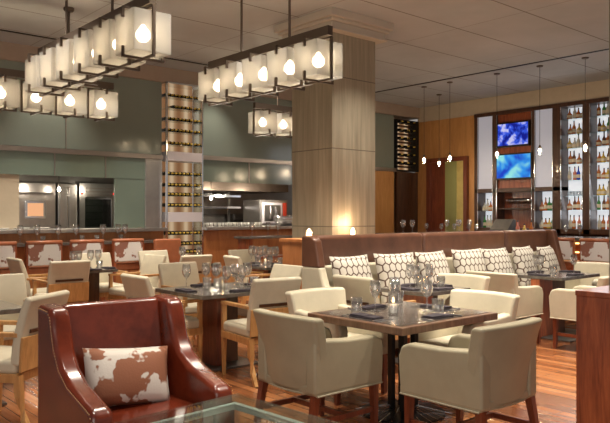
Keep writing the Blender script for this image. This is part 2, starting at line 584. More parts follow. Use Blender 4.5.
# ================================================================== CHANDELIERS
def lantern(root, x, y, z, s=.355, along='y', wt=17):
    h = s / 2
    fr = MB()
    t = .011
    for sx, sy in ((1, 0), (-1, 0), (0, 1), (0, -1)):
        px, py = sx * (h + .012), sy * (h + .012)
        # short clips top and bottom on each side, one tall bar on the ends of the run
        tall = (along == 'y' and sy != 0) or (along == 'x' and sx != 0)
        if tall:
            fr.box(px - t, px + t, py - t, py + t, -h - .03, h + .03)
        else:
            fr.box(px - t, px + t, py - t, py + t, -h - .03, -h + .05)
            fr.box(px - t, px + t, py - t, py + t, h - .05, h + .03)
    fr.box(-h - .02, h + .02, -t, t, -h - .035, -h - .018).box(-t, t, -h - .02, h + .02, -h - .035, -h - .018)
    fr.box(-h - .02, h + .02, -t, t, h + .018, h + .035).box(-t, t, -h - .02, h + .02, h + .018, h + .035)
    fr.box(-.01, .01, -.01, .01, .03, h + .05)
    f = fr.build('lantern_frame', 'bronze', root, loc=(x, y, z))
    g = MB()
    q = h - .006
    g.box(-q, q, -h, -h + .006, -q, q).box(-q, q, h - .006, h, -q, q).box(-h, -h + .006, -q, q, -q, q).box(h - .006, h, -q, q, -q, q)
    g.box(-q, q, -q, q, -h, -h + .006)
    g.build('frosted_shade', 'frost', f)
    MB().lathe([(0, -.058), (.030, -.050), (.052, -.026), (.058, 0), (.052, .026), (.030, .050), (.012, .08), (0, .08)], seg=14).build('bulb', 'bulb', f, smooth=True)
    lamp('lantern_lamp', 'POINT', (0, 0, 0), wt, (1, .91, .80), .055, parent=f)
    return f
def chandelier(x, y, n, along, rods, label, wt=10):
    s, step, zc = .325, .415, 2.91
    L = (n - 1) * step
    root = thing('lantern_chandelier', (x, y, CEIL))
    tag(root, label, 'chandelier', None)
    zz = zc - CEIL
    for i in range(n):
        px, py = (0, i * step) if along == 'y' else (i * step, 0)
        lantern(root, px, py, zz, s, along, wt)
    b = MB()
    e = s / 2
    zt = zz + s / 2 + .05
    if along == 'y':
        b.box(-.03, .03, -e, L + e, zt, zt + .085)
    else:
        b.box(-e, L + e, -.03, .03, zt, zt + .085)
    b.build('beam', 'bronze', root)
    for r in rods:
        px, py = (0, r) if along == 'y' else (r, 0)
        MB().tube([(px, py, zt + .08), (px, py, -.02)], .013, 8).build('rod', 'bronze', root)
        MB().lathe([(0, -.05), (.05, -.05), (.065, -.03), (.065, 0), (0, 0)], (px, py, 0), 16).build('canopy', 'bronze', root)
    return root
chandelier(2.59, 4.94, 6, 'y', (.55, 1.55), 'long bronze chandelier of six frosted cube lanterns at upper left, nearest the camera')
chandelier(4.26, 4.71, 5, 'y', (.42, 1.22), 'bronze chandelier of five frosted cube lanterns hanging left of the tall pillar')
chandelier(1.74, 8.42, 6, 'x', (.70, 1.65), 'bronze chandelier with a row of frosted cubes in front of the green glass, far left', 8)
chandelier(6.45, 8.42, 4, 'x', (.30, 1.0), 'distant frosted cube chandelier half hidden behind the pillar', 8)

# bar pendants
def pendant():
    r = thing('bar_pendant'); tag(r, None, 'pendant lamp')
    zb = 2.60 - CEIL
    MB().lathe([(0, -.025), (.05, -.02), (.06, 0), (0, 0)], seg=14).build('canopy', 'bronze', r)
    MB().tube([(0, 0, -.02), (0, 0, zb + .09)], .004, 6).build('cord', 'black', r)
    MB().lathe([(.012, zb + .10), (.022, zb + .08), (.022, zb + .045), (0, zb + .045)], seg=10).build('socket', 'bronze', r)
    MB().lathe([(.022, zb + .045), (.04, zb + .02), (.045, zb - .02), (.03, zb - .06), (0, zb - .07)], seg=12).build('glass_shade', 'glass', r, smooth=True)
    MB().lathe([(0, zb - .03), (.02, zb - .02), (.024, zb), (.015, zb + .03), (0, zb + .04)], seg=10).build('bulb', 'bulb_small', r, smooth=True)
    lamp('pendant_lamp', 'POINT', (0, 0, zb - .09), 9, (1, .78, .5), .03, parent=r)
    return r
for k_, (x, y, lab) in enumerate((
        (10.9, 8.86, 'small bare glass pendant over the bar, leftmost of the row of five'),
        (11.85, 9.22, 'small glass pendant hanging behind the first two, close to the orange wall'),
        (10.9, 8.22, 'small glass pendant in front of the framed olive doorway'),
        (10.9, 7.16, 'small glass pendant hanging beside the two televisions'),
        (10.9, 6.30, 'small glass pendant in front of the right-hand lit white panel'),
        (10.9, 5.48, 'small glass pendant hanging between the two tall bottle cases'))):
    place('pendant', pendant, x, y, 0, lab, 'glass pendants over the bar', z=CEIL)

# ================================================================== WINE TOWER
tw = thing('wine_tower', (6.02, KV - .12, 0))
tag(tw, 'tall chrome framed wine tower glowing amber, set in the green glass wall', 'wine rack')
TW = .76
MB().box(0, TW, .34, .36, .3, 3.80).build('backlight', 'amber', tw)
f = MB()
for x in (0, TW - .03): f.box(x, x + .03, 0, .03, 0, 3.82).box(x, x + .03, .33, .36, 0, 3.82)
f.box(0, TW, 0, .36, 3.80, 3.83).box(0, TW, 0, .36, 0, .3)
f.build('frame', 'chrome', tw)
MB().box(TW - .03, TW - .02, .03, .33, .3, 3.8).build('side_pane', 'pane', tw)
MB().box(TW*.72, TW*.72+.02, .03, .05, .3, 3.8).build('ladder_rail', 'chrome', tw)
for z0, z1 in ((2.44, 2.60), (1.36, 1.53)):
    MB().box(.03, TW - .03, -.01, .34, z0, z1).build('shelf_band', 'white_soft', tw)
rows = [(97, 3.61), (108, 3.41), (120, 3.19), (131, 2.99), (144, 2.76), (174, 2.22), (185, 2.02), (195, 1.85), (205, 1.66), (233, 1.16), (243, .97), (252, .82)]
ordn = ['first', 'second', 'third', 'fourth', 'fifth', 'sixth', 'seventh', 'eighth', 'ninth', 'tenth', 'eleventh', 'twelfth']
for _, z in rows:
    MB().box(.03, TW - .03, .05, .30, z - .038, z - .032).build('shelf', 'pane', tw)
def wine_bottle():
    o = MB().lathe([(0, 0), (.028, .0), (.036, .01), (.036, .19), (.030, .215), (.014, .24), (.014, .295), (0, .297)], seg=9).build('wine_bottle', 'b_wine', smooth=True)
    MB().lathe([(.0155, .25), (.0155, .299), (0, .3)], seg=8).build('capsule', 'b_gold' , o, smooth=True)  # gold colour put on the neck tips to read as glints
    return tag(o, None, 'bottle')
for ri, (_, z) in enumerate(rows):
    for c in range(9):
        if ri == 1 and c < 2: continue
        o = place('wine', wine_bottle, 6.02 + .065 + c * .078, KV - .12 + .315, 0, 'dark wine bottle, %s from left on the %s row down of the tall tower' % (ordn[c], ordn[ri]), 'wine bottles in the tall tower', z=z)
        o.rotation_euler = (R(90), 0, 0)
# second rack by the far corner
rk = thing('wine_rack', (12.15, KV - .06, 2.52))
tag(rk, 'glowing wine rack high in the far corner beside the orange wall', 'wine rack')
MB().box(0, .72, .25, .27, 0, 1.2).build('backlight', 'amber', rk)
f = MB().box(0, .03, 0, .27, 0, 1.22).box(.70, .80, 0, .27, 0, 1.22).box(0, .75, 0, .27, 1.2, 1.22).box(0, .75, 0, .27, 0, .03)
f.build('frame', 'black', rk)
sh = MB()
for i in range(6): sh.box(.03, .70, .16, .25, .10 + i * .195, .14 + i * .195)
sh.build('shelf', 'walnut', rk)
for i in range(6):
    for c in range(3):
        o = place('wine', wine_bottle, 12.15 + .14 + c * .22, KV + .17, 0, 'dark wine bottle, %s from left on the %s shelf up of the corner rack' % (ordn[c], ordn[i]), 'wine bottles in the corner rack', z=2.52 + .198 + i * .195)
        o.rotation_euler = (R(90), 0, 0)

# ================================================================== KITCHEN
def kthing(name, label, cat, x, y, z=0):
    return tag(thing(name, (x, y, z)), label, cat)
MB_ = MB
o = tag(MB().box(-1, 6.0, KV - .22, KV + .55, 1.20, 1.26).build('pass_counter', 'steel', bevel=.008), 'long steel serving ledge in front of the ovens, left of the wine tower', 'counter')
o = tag(MB().box(6.80, 9.6, KV - .22, KV + .55, 1.20, 1.26).build('pass_counter', 'steel', bevel=.008), 'steel serving ledge of the open kitchen, right of the wine tower', 'counter')
t = kthing('wall_oven', 'stainless oven with a small glowing square window, left of the kitchen', 'oven', 3.66, 11.6)
MB().box(0, .78, 0, .9, 0, 2.02).build('body', 'steel', t, bevel=.01)
MB().box(.26, .60, -.03, 0, 1.42, 1.72).build('door_frame', 'chrome', t, bevel=.006)
MB().box(.30, .56, -.035, -.03, 1.46, 1.68).build('window', emission('oven_glow', (1, .5, .25), .9), t)
MB().tube([(.05, -.06, 1.85), (.70, -.06, 1.85)], .012).build('handle', 'dark_steel', t)
t = kthing('refrigerator', 'narrow stainless refrigerator doors standing between the two ovens', 'refrigerator', 4.48, 11.6)
MB().box(0, .34, 0, .9, 0, 2.02).build('body', 'steel', t, bevel=.01)
MB().box(.02, .155, -.03, 0, .2, 1.95).build('door', 'steel', t, bevel=.01); MB().box(.18, .32, -.03, 0, .2, 1.95).build('door', 'steel', t, bevel=.01)
MB().tube([(.14, -.06, 1.3), (.14, -.06, 1.8)], .01).build('handle', 'chrome', t)
t = kthing('rack_oven', 'tall oven with dark glass door, racks and louvred top between two red lights', 'oven', 4.86, 11.6)
MB().box(0, .78, .25, .9, 0, 2.04).box(0, .10, 0, .25, 0, 2.04).box(.60, .78, 0, .25, 0, 2.04).box(.10, .60, 0, .25, 1.80, 2.04).box(.10, .60, 0, .25, 0, 1.1).build('body', 'steel', t)
for z in (1.82, 1.88, 1.94): MB().box(.12, .60, -.02, 0, z, z + .025).build('louvre', 'grey_metal', t)
MB().box(.10, .60, .02, .03, 1.1, 1.76).build('door', thin_glass('smoked_glass', (.35, .35, .35), .1, .02, .5), t)
for z in (1.25, 1.40, 1.52, 1.64): MB().box(.12, .58, .06, .22, z, z + .012).build('rack', 'chrome', t)
for x in (.04, .64): MB().lathe([(0, -.03), (.018, -.02), (.018, 0), (0, 0)], (x, 0, 1.86), 10, 'y').build('indicator_light', M['red_ind'], t)
# hood lamps seen as bright bulbs
for x, z, lab in ((4.40, 1.90, 'bright bare work light glaring over the stainless oven'), (7.42, 1.80, 'bright work light glaring under the bronze hood')):
    o = MB().lathe([(0, -.03), (.03, 0), (.02, .03), (.01, .05), (0, .05)], seg=10).build('work_light', 'worklight', loc=(x, 11.35, z))
    tag(o, lab, 'lamp')
    MB().tube([(0, 0, .04), (0, 0, 2.622 - z)], .006).build('stem', 'black', o)
# right bay
t = kthing('steel_shelving', 'double stainless shelf with stacked pans in the right kitchen bay', 'shelving', 7.55, 12.0)
for z in (1.62, 1.86): MB().box(0, 1.05, 0, .45, z, z + .04).build('shelf', 'chrome', t)
for x in (0, 1.01): MB().box(x, x + .04, .4, .44, 0, 2.0).build('post', 'steel', t)
for i in range(4):
    tag(MB().lathe([(0, 0), (.08, 0), (.10, .05), (.105, .05), (.085, -.003)], seg=16).build('mixing_bowl', 'chrome', loc=(7.68 + i * .23, 12.22, 1.905), smooth=True), 'steel bowl on the top kitchen shelf, %s from the left' % ordn[i], 'bowl', 'steel bowls on the kitchen shelf')
t = kthing('kitchen_range', 'long dark stainless cooking range behind the right serving ledge', 'stove', 7.5, 12.0)
MB().box(0, 2.05, .52, 1.1, 0, 1.5).build('body', 'dark_steel', t)
MB().box(1.28, 2.05, .47, .52, 1.38, 1.5).build('control_panel', 'steel', t)
t = kthing('convection_oven', 'square steel convection oven with pale framed door beside a red panel', 'oven', 8.66, 11.4)
MB().box(0, .75, 0, .6, 1.12, 1.80).build('body', 'steel', t, bevel=.01)
MB().box(.05, .58, -.03, 0, 1.30, 1.74).build('door', 'white_soft', t, bevel=.01)
MB().box(.10, .53, -.035, -.03, 1.35, 1.69).build('window', 'dark_steel', t)
for x in (.22, .36): MB().tube([(x, -.06, 1.4), (x, -.08, 1.52), (x, -.06, 1.64)], .012).build('handle', 'chrome', t)
MB().box(.62, .70, -.03, 0, 1.3, 1.74).build('control_strip', plain('red_enamel', (.6, .06, .03), .4), t)
MB().box(.05, .60, 0.05, .5, .0, 1.12).build('stand', 'dark_steel', t)
t = tag(MB().lathe([(0, 0), (.16, .0), (.24, .12), (.25, .2), (.235, .2), (.22, .12), (.15, .015), (0, .015)], seg=24).build('stock_pot', 'chrome', loc=(9.0, 11.0, 1.26), smooth=True), 'wide pale steel bowl on the right serving ledge near the pillar', 'bowl')
for i in range(16):
    o = place('ticket_cup', lambda: tag(MB().lathe([(0, 0), (.028, 0), (.036, .075), (.032, .075), (.025, .006), (0, .006)], seg=10).build('cup', 'plate', smooth=True), None, 'cup'),
              6.95 + i * .09, KV + .15, 0, 'white cup on the right serving ledge, %s in the row' % (ordn[i] if i < 12 else ['thirteenth', 'fourteenth', 'fifteenth', 'sixteenth'][i - 12]), 'white cups in a row on the pass', z=1.26)
for i in range(3):
    tag(MB().lathe([(0, 0), (.10, 0), (.14, .02), (.135, .025), (.09, .008), (0, .008)], seg=20).build('plate', 'plate', loc=(3.3 + i * .31, KV + .1, 1.26), smooth=True), 'white plate on the left serving ledge, %s from the left' % ordn[i], 'plate', 'plates on the left pass')

# ================================================================== BACK BAR
bb = thing('back_bar', (BU, 0, 0)); tag(bb, 'tall dark wood back bar cabinet with lit white panels, televisions and glass shelves', 'cabinet')
YL, YR = 9.09, 5.0
ya = dict(f0=9.09, w1a=8.98, w1b=8.50, b1a=8.42, b1b=7.72 - .02, w2a=7.62, w2b=7.02, c1a=6.90, c1b=6.30, c2a=6.10, c2b=5.0)
fr = MB()
def post(y0, y1, z0=1.1, z1=3.70): fr.box(-.05, .30, y0, y1, z0, z1)
# columns computed across the wall
def vy(px):
    k = (px - 305) / 683
    return BU * (.7547 - .6561 * k) / (.6561 + .7547 * k)
cols = {n_: vy(p) for n_, p in dict(L=475.5, a0=479, a1=494, b0=498, b1=533, c0=536, c1=554, d0=562, d1=584, e0=591, e1=614, Rr=618).items()}
post(cols['L'], cols['a0']); post(cols['a1'], cols['b0']); post(cols['b1'], cols['c0']); post(cols['c1'], cols['d0']); post(cols['d1'], cols['e0']); post(cols['e1'], cols['Rr'])
fr.box(-.06, .30, cols['L'], cols['Rr'], 3.66, 3.74)
fr.box(-.05, .30, cols['L'], cols['d0'], 1.97, 2.06)
fr.box(-.05, .30, cols['L'], cols['Rr'], 1.10, 1.20)
fr.build('frame', 'walnut', bb, bevel=.006)
ed = MB()
for a, b in (('a0', 'a1'), ('b0', 'b1'), ('c0', 'c1'), ('d0', 'd1'), ('e0', 'e1')):
    y0, y1 = cols[a], cols[b]
    for y in (y0, y1): ed.box(-.062, -.05, y - .006, y + .006, 1.2, 3.66)
ed.build('edge_trim', 'chrome', bb)
for a, b in (('a0', 'a1'), ('c0', 'c1')):
    MB().box(-.02, .0, cols[b], cols[a], 2.06, 3.66).build('lit_panel', 'back_panel', bb)
    MB().box(.26, .28, cols[b], cols[a], 1.2, 1.97).build('backlight', 'back_white', bb)
    MB().box(0, .26, cols[b], cols[a], 1.56, 1.568).build('glass_shelf', 'pane', bb)
MB().box(.0, .02, cols['b1'], cols['b0'], 2.06, 3.66).build('back_panel', 'cherry', bb)
MB().box(.26, .28, cols['b1'], cols['b0'], 1.2, 1.97).build('niche_back', 'cherry', bb)
MB().box(0, .26, cols['b1'], cols['b0'], 1.60, 1.63).build('niche_shelf', 'walnut', bb)
shelfz = [3.41, 3.10, 2.82, 2.50, 2.18, 1.86, 1.58]
for a, b in (('d0', 'd1'), ('e0', 'e1')):
    MB().box(.26, .28, cols[b], cols[a], 1.2, 3.66).build('backlight', 'back_white', bb)
    for z in shelfz:
        MB().box(0, .26, cols[b], cols[a], z - .008, z).build('glass_shelf', 'pane', bb)
def liquor(mat, prof, label=True):
    def mk():
        o = MB().lathe(prof, seg=10).build('liquor_bottle', mat, smooth=True)
        h = prof[-1][1]
        MB().lathe([(0, h - .002), (.014, h - .002), (.014, h + .03), (0, h + .03)], seg=8).build('cap', 'cap', o)
        r = max(p[0] for p in prof)
        if label: MB().lathe([(r + .001, h * .18), (r + .001, h * .45)], seg=10).build('paper_label', 'label', o)
        return tag(o, None, 'bottle')
    return mk
tallp = [(0, 0), (.036, 0), (.038, .02), (.038, .15), (.016, .19), (.013, .25), (0, .25)]
squat = [(0, 0), (.050, 0), (.055, .02), (.052, .10), (.02, .14), (.014, .19), (0, .19)]
KB = [('amber', squat), ('clear', tallp), ('amber', tallp), ('green', tallp), ('brown', tallp), ('gold', squat), ('blue', tallp), ('pink', tallp), ('clear', squat)]
colname = dict(amber='amber', clear='clear', green='green', brown='dark brown', gold='golden', blue='blue', pink='reddish', wine='black')
def liquor_at(x, y, z, ki, where):
    nm, pf = KB[ki]
    shape = 'squat' if pf is squat else 'tall'
    place('liq%d' % ki, liquor('b_' + nm, pf), x, y, 0, '%s %s bottle, %s' % (shape, colname[nm], where), 'liquor bottles on the back bar', z=z)
plan = [[0, 1, 0], [0, 2, 5], [5, 8, 1], [2, 4, 0], [1, 7, 6], None, [0, 4, 2]]
plan2 = [[2, 3, 1], [4, 5, 3], [0, 4, 2], [0, 5, 4], [2, 0, 5], [5, 5, 1], [3, 4, 2]]
bot = [1, 2, 7]
def tumblerm():
    return tag(MB().lathe([(0, 0), (.032, 0), (.038, .10), (.036, .10), (.030, .008), (0, .008)], seg=14).build('tumbler', 'glass', smooth=True), None, 'glass')
for ci, (a, b, pp, nm) in enumerate((('d0', 'd1', plan, 'left tall case'), ('e0', 'e1', plan2, 'right tall case'))):
    y0, y1 = cols[a], cols[b]
    for r_, z in enumerate(shelfz + [1.20]):
        row = pp[r_] if r_ < 7 else bot
        nshelf = ['top', 'second', 'third', 'fourth', 'fifth', 'sixth', 'seventh', 'bottom'][r_]
        if row is None:
            for i in range(5):
                place('tumbler', tumblerm, BU + .12, y0 + (y1 - y0) * (.2 + .15 * i), 0, 'clear glass, %s from the left on the %s shelf of the bar\'s %s' % (ordn[i], nshelf, nm), 'glasses in the bar case', z=z)
            continue
        for i, ki in enumerate(row + [row[0]]):
            if i == 3 and (r_ + ci) % 2: continue
            liquor_at(BU + .12 + .03 * ((i + r_) % 2), y0 + (y1 - y0) * (.22 + .2 * i), z, ki, '%s on the %s shelf of the bar\'s %s' % (ordn[i], nshelf, nm))
for a, b, nm, rws in (('a0', 'a1', 'bar\'s small left case', ([8, 1, 0, 2], [3, 1, 1, 8])), ('c0', 'c1', 'bar\'s small right case', ([0, 2, 3, 3], [8, 0, 5, 3]))):
    for z, row, sn in ((1.568, rws[0], 'upper'), (1.20, rws[1], 'lower')):
        for i, ki in enumerate(row):
            liquor_at(BU + .12, cols[a] + (cols[b] - cols[a]) * (.18 + .2 * i), z, ki, '%s on the %s shelf of the %s' % (ordn[i], sn, nm))
def goblet():
    o = tag(MB().lathe([(0, 0), (.034, 0), (.034, .003), (.005, .008), (.004, .085), (.02, .10), (.037, .13), (.040, .16), (.032, .21), (.030, .21), (.038, .16), (.034, .13), (.018, .105), (0, .100)], seg=14).build('wine_glass', 'glass', smooth=True), None, 'wine glass')
    return o
yb0, yb1 = cols['b0'], cols['b1']
for i in range(10):
    for j in range(2):
        place('goblet', goblet, BU + .07 + .1 * j, yb0 + (yb1 - yb0) * (.22 + .075 * i), 0, 'stemmed glass under the televisions, %s from left in the %s row' % (ordn[i], ('front', 'back')[j]), 'stemware in the bar niche', z=1.63)
# televisions
def tv(mat, label, px0, px1, z0, z1):
    y0, y1 = vy(px0), vy(px1)
    r = thing('television', (BU - .07, (y0 + y1) / 2, (z0 + z1) / 2)); tag(r, label, 'television')
    hw, hh = abs(y0 - y1) / 2, (z1 - z0) / 2
    MB().box(-.02, .05, -hw, hw, -hh, hh).build('casing', 'black', r, bevel=.008)
    MB().box(-.024, -.020, -hw + .03, hw - .03, -hh + .035, hh - .03).build('screen', mat, r)
tv('tv1', 'upper wall television showing a blue studio scene', 499, 531.5, 2.94, 3.47)
tv('tv2', 'lower wall television showing a bright blue and green picture', 498, 534, 2.24, 2.80)
lamp('shelf_light', 'AREA', (BU - .1, 6.2, 2.4), 14, (.85, .92, 1), target=(9, 6.2, 1.0), size=(1.6, 2.2))

# bar counter
t = thing('bar_counter', (11.0, 0, 0)); tag(t, 'long bar counter with a wood front and glowing amber strips below the bottle cases', 'bar counter')
MB().box(-.05, .65, 2.5, 9.2, 1.04, 1.10).build('counter_top', 'stone', t, bevel=.008)
MB().box(.05, .60, 2.5, 9.2, 0, 1.04).build('front', 'cherry', t)
for z in (.84, .99): MB().box(.03, .05, 2.5, 9.2, z, z + .022).build('light_strip', 'strip', t)
t = thing('cash_register', (11.5, 7.42, 1.10)); tag(t, 'dark cash register standing on the bar below the glass shelf', 'cash register')
MB().box(-.15, .15, -.2, .2, 0, .1).build('base', 'black', t, bevel=.01)
MB().prism([(-.15, .1), (.13, .1), (.13, .28), (.05, .30)], -.2, .2, 'xz').build('display', 'dark_steel', t)
for i, (y, ki, nm) in enumerate(((6.98, 7, 'left'), (6.84, 5, 'middle'), (6.70, 2, 'right'))):
    place('liq%d' % ki, None, 11.3, y, 0, '%s syrup bottle standing on the bar counter, %s of three' % (colname[KB[ki][0]], nm), 'syrup bottles on the bar', z=1.10)
for i, (y, zf) in enumerate(((9.0, 0), (8.62, 0), (8.3, 0), (7.95, 0), (7.78, 0), (5.95, 0), (5.7, 0), (4.9, 0))):
    place('goblet', goblet, 11.15, y, 0, 'stemmed glass on the bar counter, %s from the left' % ordn[i], 'stemware along the bar', z=1.10)

# ================================================================== LEDGE, HIGH TABLES, STOOLS
t = thing('service_ledge', (5.14, 5.46, 0)); tag(t, 'chest-high wood ledge between the pillar and the long banquette', 'ledge')
MB().box(0, 4.3, .02, .86, 0, 1.16).build('body', 'front_wood', t)
MB().box(-.02, 4.32, 0, .90, 1.16, 1.20).build('ledge_top', 'front_wood', t, bevel=.008)
for x, y, lab in ((5.42, 6.16, 'small glowing votive uplight at the left foot of the pillar'), (6.24, 6.24, 'small glowing votive uplight in front of the right side of the pillar')):
    o = thing('votive_uplight', (x, y, 1.20)); tag(o, lab, 'candle', 'votive uplights by the pillar')
    MB().lathe([(0, 0), (.04, 0), (.045, .10), (.04, .10), (.036, .005), (0, .005)], seg=14).build('cup', 'glass', o, smooth=True)
    MB().lathe([(0, .01), (.03, .012), (.033, .07), (.02, .10), (0, .12)], seg=12).build('flame', 'uplight', o, smooth=True)
    lamp('votive_lamp', 'POINT', (0, 0, .17), 7, (1, .70, .42), .03, parent=o)
t = thing('bar_table', (8.6, 7.1, 0)); tag(t, 'long dark bar-height table with stemware behind the banquette', 'table')
MB().box(-.6, 1.9, 0, .55, 1.15, 1.19).build('tabletop', 'stone', t, bevel=.006)
for x in (-.4, 1.6): MB().box(x, x + .1, .1, .45, 0, 1.15).build('leg', 'walnut', t)
for i, (x, y) in enumerate(((8.45, 7.3), (8.62, 7.25), (9.62, 7.32), (9.78, 7.2), (9.95, 7.3), (10.25, 7.3))):
    place('goblet', goblet, x, y, 0, 'stemmed glass on the long bar-height table, %s from the left' % ordn[i], 'stemware on the bar-height table', z=1.19)
t = thing('chef_counter', (-.5, 10.10, 0)); tag(t, 'long counter with a dark top behind the cowhide stools at the kitchen', 'counter')
MB().box(0, 6.4, .20, .56, 1.01, 1.06).build('counter_top', 'stone', t, bevel=.006)
MB().box(0, 6.4, .36, .54, 0, 1.01).build('front', 'front_wood', t)
t = thing('side_counter', (7.05, 9.6, 0)); tag(t, 'high dark topped side counter below the right kitchen bay', 'counter')
MB().box(0, 1.2, 0, .45, 1.06, 1.10).build('counter_top', 'stone', t, bevel=.006)
MB().box(.05, .12, .05, .40, 0, 1.06).build('leg', 'cherry', t)
MB().box(1.08, 1.15, .05, .40, 0, 1.06).build('leg', 'cherry', t)
MB().box(.12, 1.08, .05, .40, .7, .74).build('shelf', 'cherry', t)

def cow_stool():
    r = thing('counter_stool'); tag(r, None, 'stool')
    MB().box(-.24, .24, -.22, .22, .62, .74).build('seat', 'orange_leather', r, bevel=.03)
    MB().box(-.235, .235, -.26, -.20, .76, 1.07).build('backrest', 'cow_red', r, bevel=.02)
    MB().tube([(-.25, -.23, 1.085), (.25, -.23, 1.085)], .034, 12).build('top_roll', 'orange_leather', r, smooth=True)
    for sx in (-1, 1):
        MB().box(sx * .235 - .02, sx * .235 + .02, -.25, -.20, .0, 1.07).build('leg', 'cherry', r)
        MB().box(sx * .21 - .02, sx * .21 + .02, .17, .21, 0, .64).build('leg', 'cherry', r)
    MB().box(-.2, .2, .18, .20, .25, .28).box(-.2, .2, -.23, -.21, .25, .28).build('stretcher', 'cherry', r)
    return r
for i, x in enumerate((2.93, 3.57, 4.20, 4.86)):
    place('stool', cow_stool, x, 9.98, FV, 'cowhide backed counter stool at the kitchen counter, %s from the left' % ordn[i], 'cowhide stools at the kitchen counter')
for i, y in enumerate((5.62, 5.02, 4.42)):
    place('stool', cow_stool, 10.55, y, FU, 'cowhide backed stool at the bar front, %s from the left at far right' % ordn[i], 'cowhide stools at the bar')
t = thing('leather_chair', (5.52, 9.95, 0), FV); tag(t, 'brown leather backed high chair standing left of the wine tower', 'chair')
MB().box(-.24, .24, -.24, .24, .55, .68).build('seat', 'orange_leather', t, bevel=.03)
MB().box(-.24, .24, -.27, -.20, .68, 1.10).build('backrest', 'orange_leather', t, bevel=.03)
for sx in (-1, 1):
    for sy in (-1, 1): MB().box(sx * .21 - .02, sx * .21 + .02, sy * .21 - .02, sy * .21 + .02, 0, .57).build('leg', 'cherry', t)

# stemware + tumblers on the chef counter
xs = (3.33, 3.83, 4.48, 5.0, 5.30)
for i, px in enumerate((20, 37, 58, 76, 103, 118, 125)):
    k = (px - 305) / 683; y = 10.42; x = y * (.6561 + .7547 * k) / (.7547 - .6561 * k)
    place('goblet', goblet, x, y, 0, 'wine glass on the kitchen counter behind the cowhide stools, %s from the left' % ordn[i], 'wine glasses along the kitchen counter', z=1.06, scale=1.3)
for i, px in enumerate((43, 82, 97, 121)):
    k = (px - 305) / 683; y = 10.36; x = y * (.6561 + .7547 * k) / (.7547 - .6561 * k)
    place('tumbler', tumblerm, x, y, 0, 'water tumbler on the kitchen counter, %s from the left' % ordn[i], 'tumblers along the kitchen counter', z=1.06)
for i, px in enumerate((252, 268, 278)):
    k = (px - 305) / 683; y = 9.8; x = y * (.6561 + .7547 * k) / (.7547 - .6561 * k)
    place('goblet', goblet, x, y, 0, 'wine glass on the high side counter below the kitchen, %s from the left' % ordn[i], 'wine glasses on the side counter', z=1.10, scale=1.2)

# ================================================================== BANQUETTE
bq = thing('banquette', (4.61, 5.3, 0)); tag(bq, 'long cream banquette with a brown leather top band and winged end', 'banquette')
segs = ((.11, 1.89), (1.89, 3.65), (3.65, 4.75))
for a, b in segs:
    MB().box(a + .004, b - .004, -.02, .14, .93, 1.265).build('headrest', 'brown_leather', bq, bevel=.05, seg=4)
    MB().box(a + .004, b - .004, -.06, .12, .40, .95).build('backrest', 'cream', bq, bevel=.03)
    MB().box(a + .004, b - .004, -.56, .0, .30, .47).build('seat_cushion', 'cream', bq, bevel=.04)
MB().box(.11, 4.75, -.52, .10, .08, .31).build('base', 'cream', bq)
wing = [(.14, .08), (-.62, .08), (-.62, .50), (-.58, .58), (-.40, .64), (-.26, .78), (-.20, .95), (.14, .95)]
MB().prism([(min(p[0], .08), p[1]) for p in wing], .01, .11, 'yz').build('wing', 'cream', bq, bevel=.025)
MB().prism([(.08, .94), (-.20, .94), (-.17, 1.10), (-.14, 1.22), (-.08, 1.262), (.08, 1.265)], .01, .11, 'yz').build('wing_band', 'brown_leather', bq, bevel=.025)
MB().prism([(.14, .08), (-.5, .08), (-.5, .50), (-.26, .70), (-.18, .95), (-.1, 1.265), (.14, 1.265)], 4.75, 4.86, 'yz').build('wing', 'brown_leather', bq, bevel=.025)
def cushion_mesh(wd, ht, th, nx=12, nz=12):
    b = MB(); g = {}
    for side in (1, -1):
        for i in range(nx + 1):
            for j in range(nz + 1):
                x, z = i / nx * 2 - 1, j / nz * 2 - 1
                edge = (i in (0, nx)) or (j in (0, nz))
                if edge and side == -1:
                    g[(side, i, j)] = g[(1, i, j)]; continue
                pr = (max(0, (1 - x * x)) * max(0, (1 - z * z))) ** .38
                sx = 1 - .06 * (1 - z * z) * abs(x); sz = 1 - .06 * (1 - x * x) * abs(z)
                g[(side, i, j)] = b.bm.verts.new((x * wd / 2 * (1 - .05 * (1 - z * z)), side * th / 2 * pr, ht / 2 + z * ht / 2 * (1 - .05 * (1 - x * x))))
        for i in range(nx):
            for j in range(nz):
                f_ = [g[(side, i, j)], g[(side, i + 1, j)], g[(side, i + 1, j + 1)], g[(side, i, j + 1)]]
                b.bm.faces.new(f_ if side == 1 else f_[::-1])
    return b
def trellis_pillow():
    o = cushion_mesh(.58, .60, .20).build('throw_pillow', 'trellis', smooth=True)
    return tag(o, None, 'pillow')
for i, (px, tilt, rz_) in enumerate(((350, 15, 2), (393, 14, -8), (432, 16, 4), (467, 14, -3), (497, 18, 0), (520, 14, 8), (536, 16, 12))):
    k = (px - 305) / 683; y = 5.08; x = y * (.6561 + .7547 * k) / (.7547 - .6561 * k)
    x += .04; y = 4.98 - (.17 if i == 6 else .05 if i == 5 else 0)
    o = place('tpillow', trellis_pillow, x, y, 0, 'cream throw pillow with dark trellis pattern on the banquette, %s from the left' % ordn[i], 'trellis pillows along the banquette', z=.475)
    o.rotation_euler = (R(-tilt), 0, R(rz_))

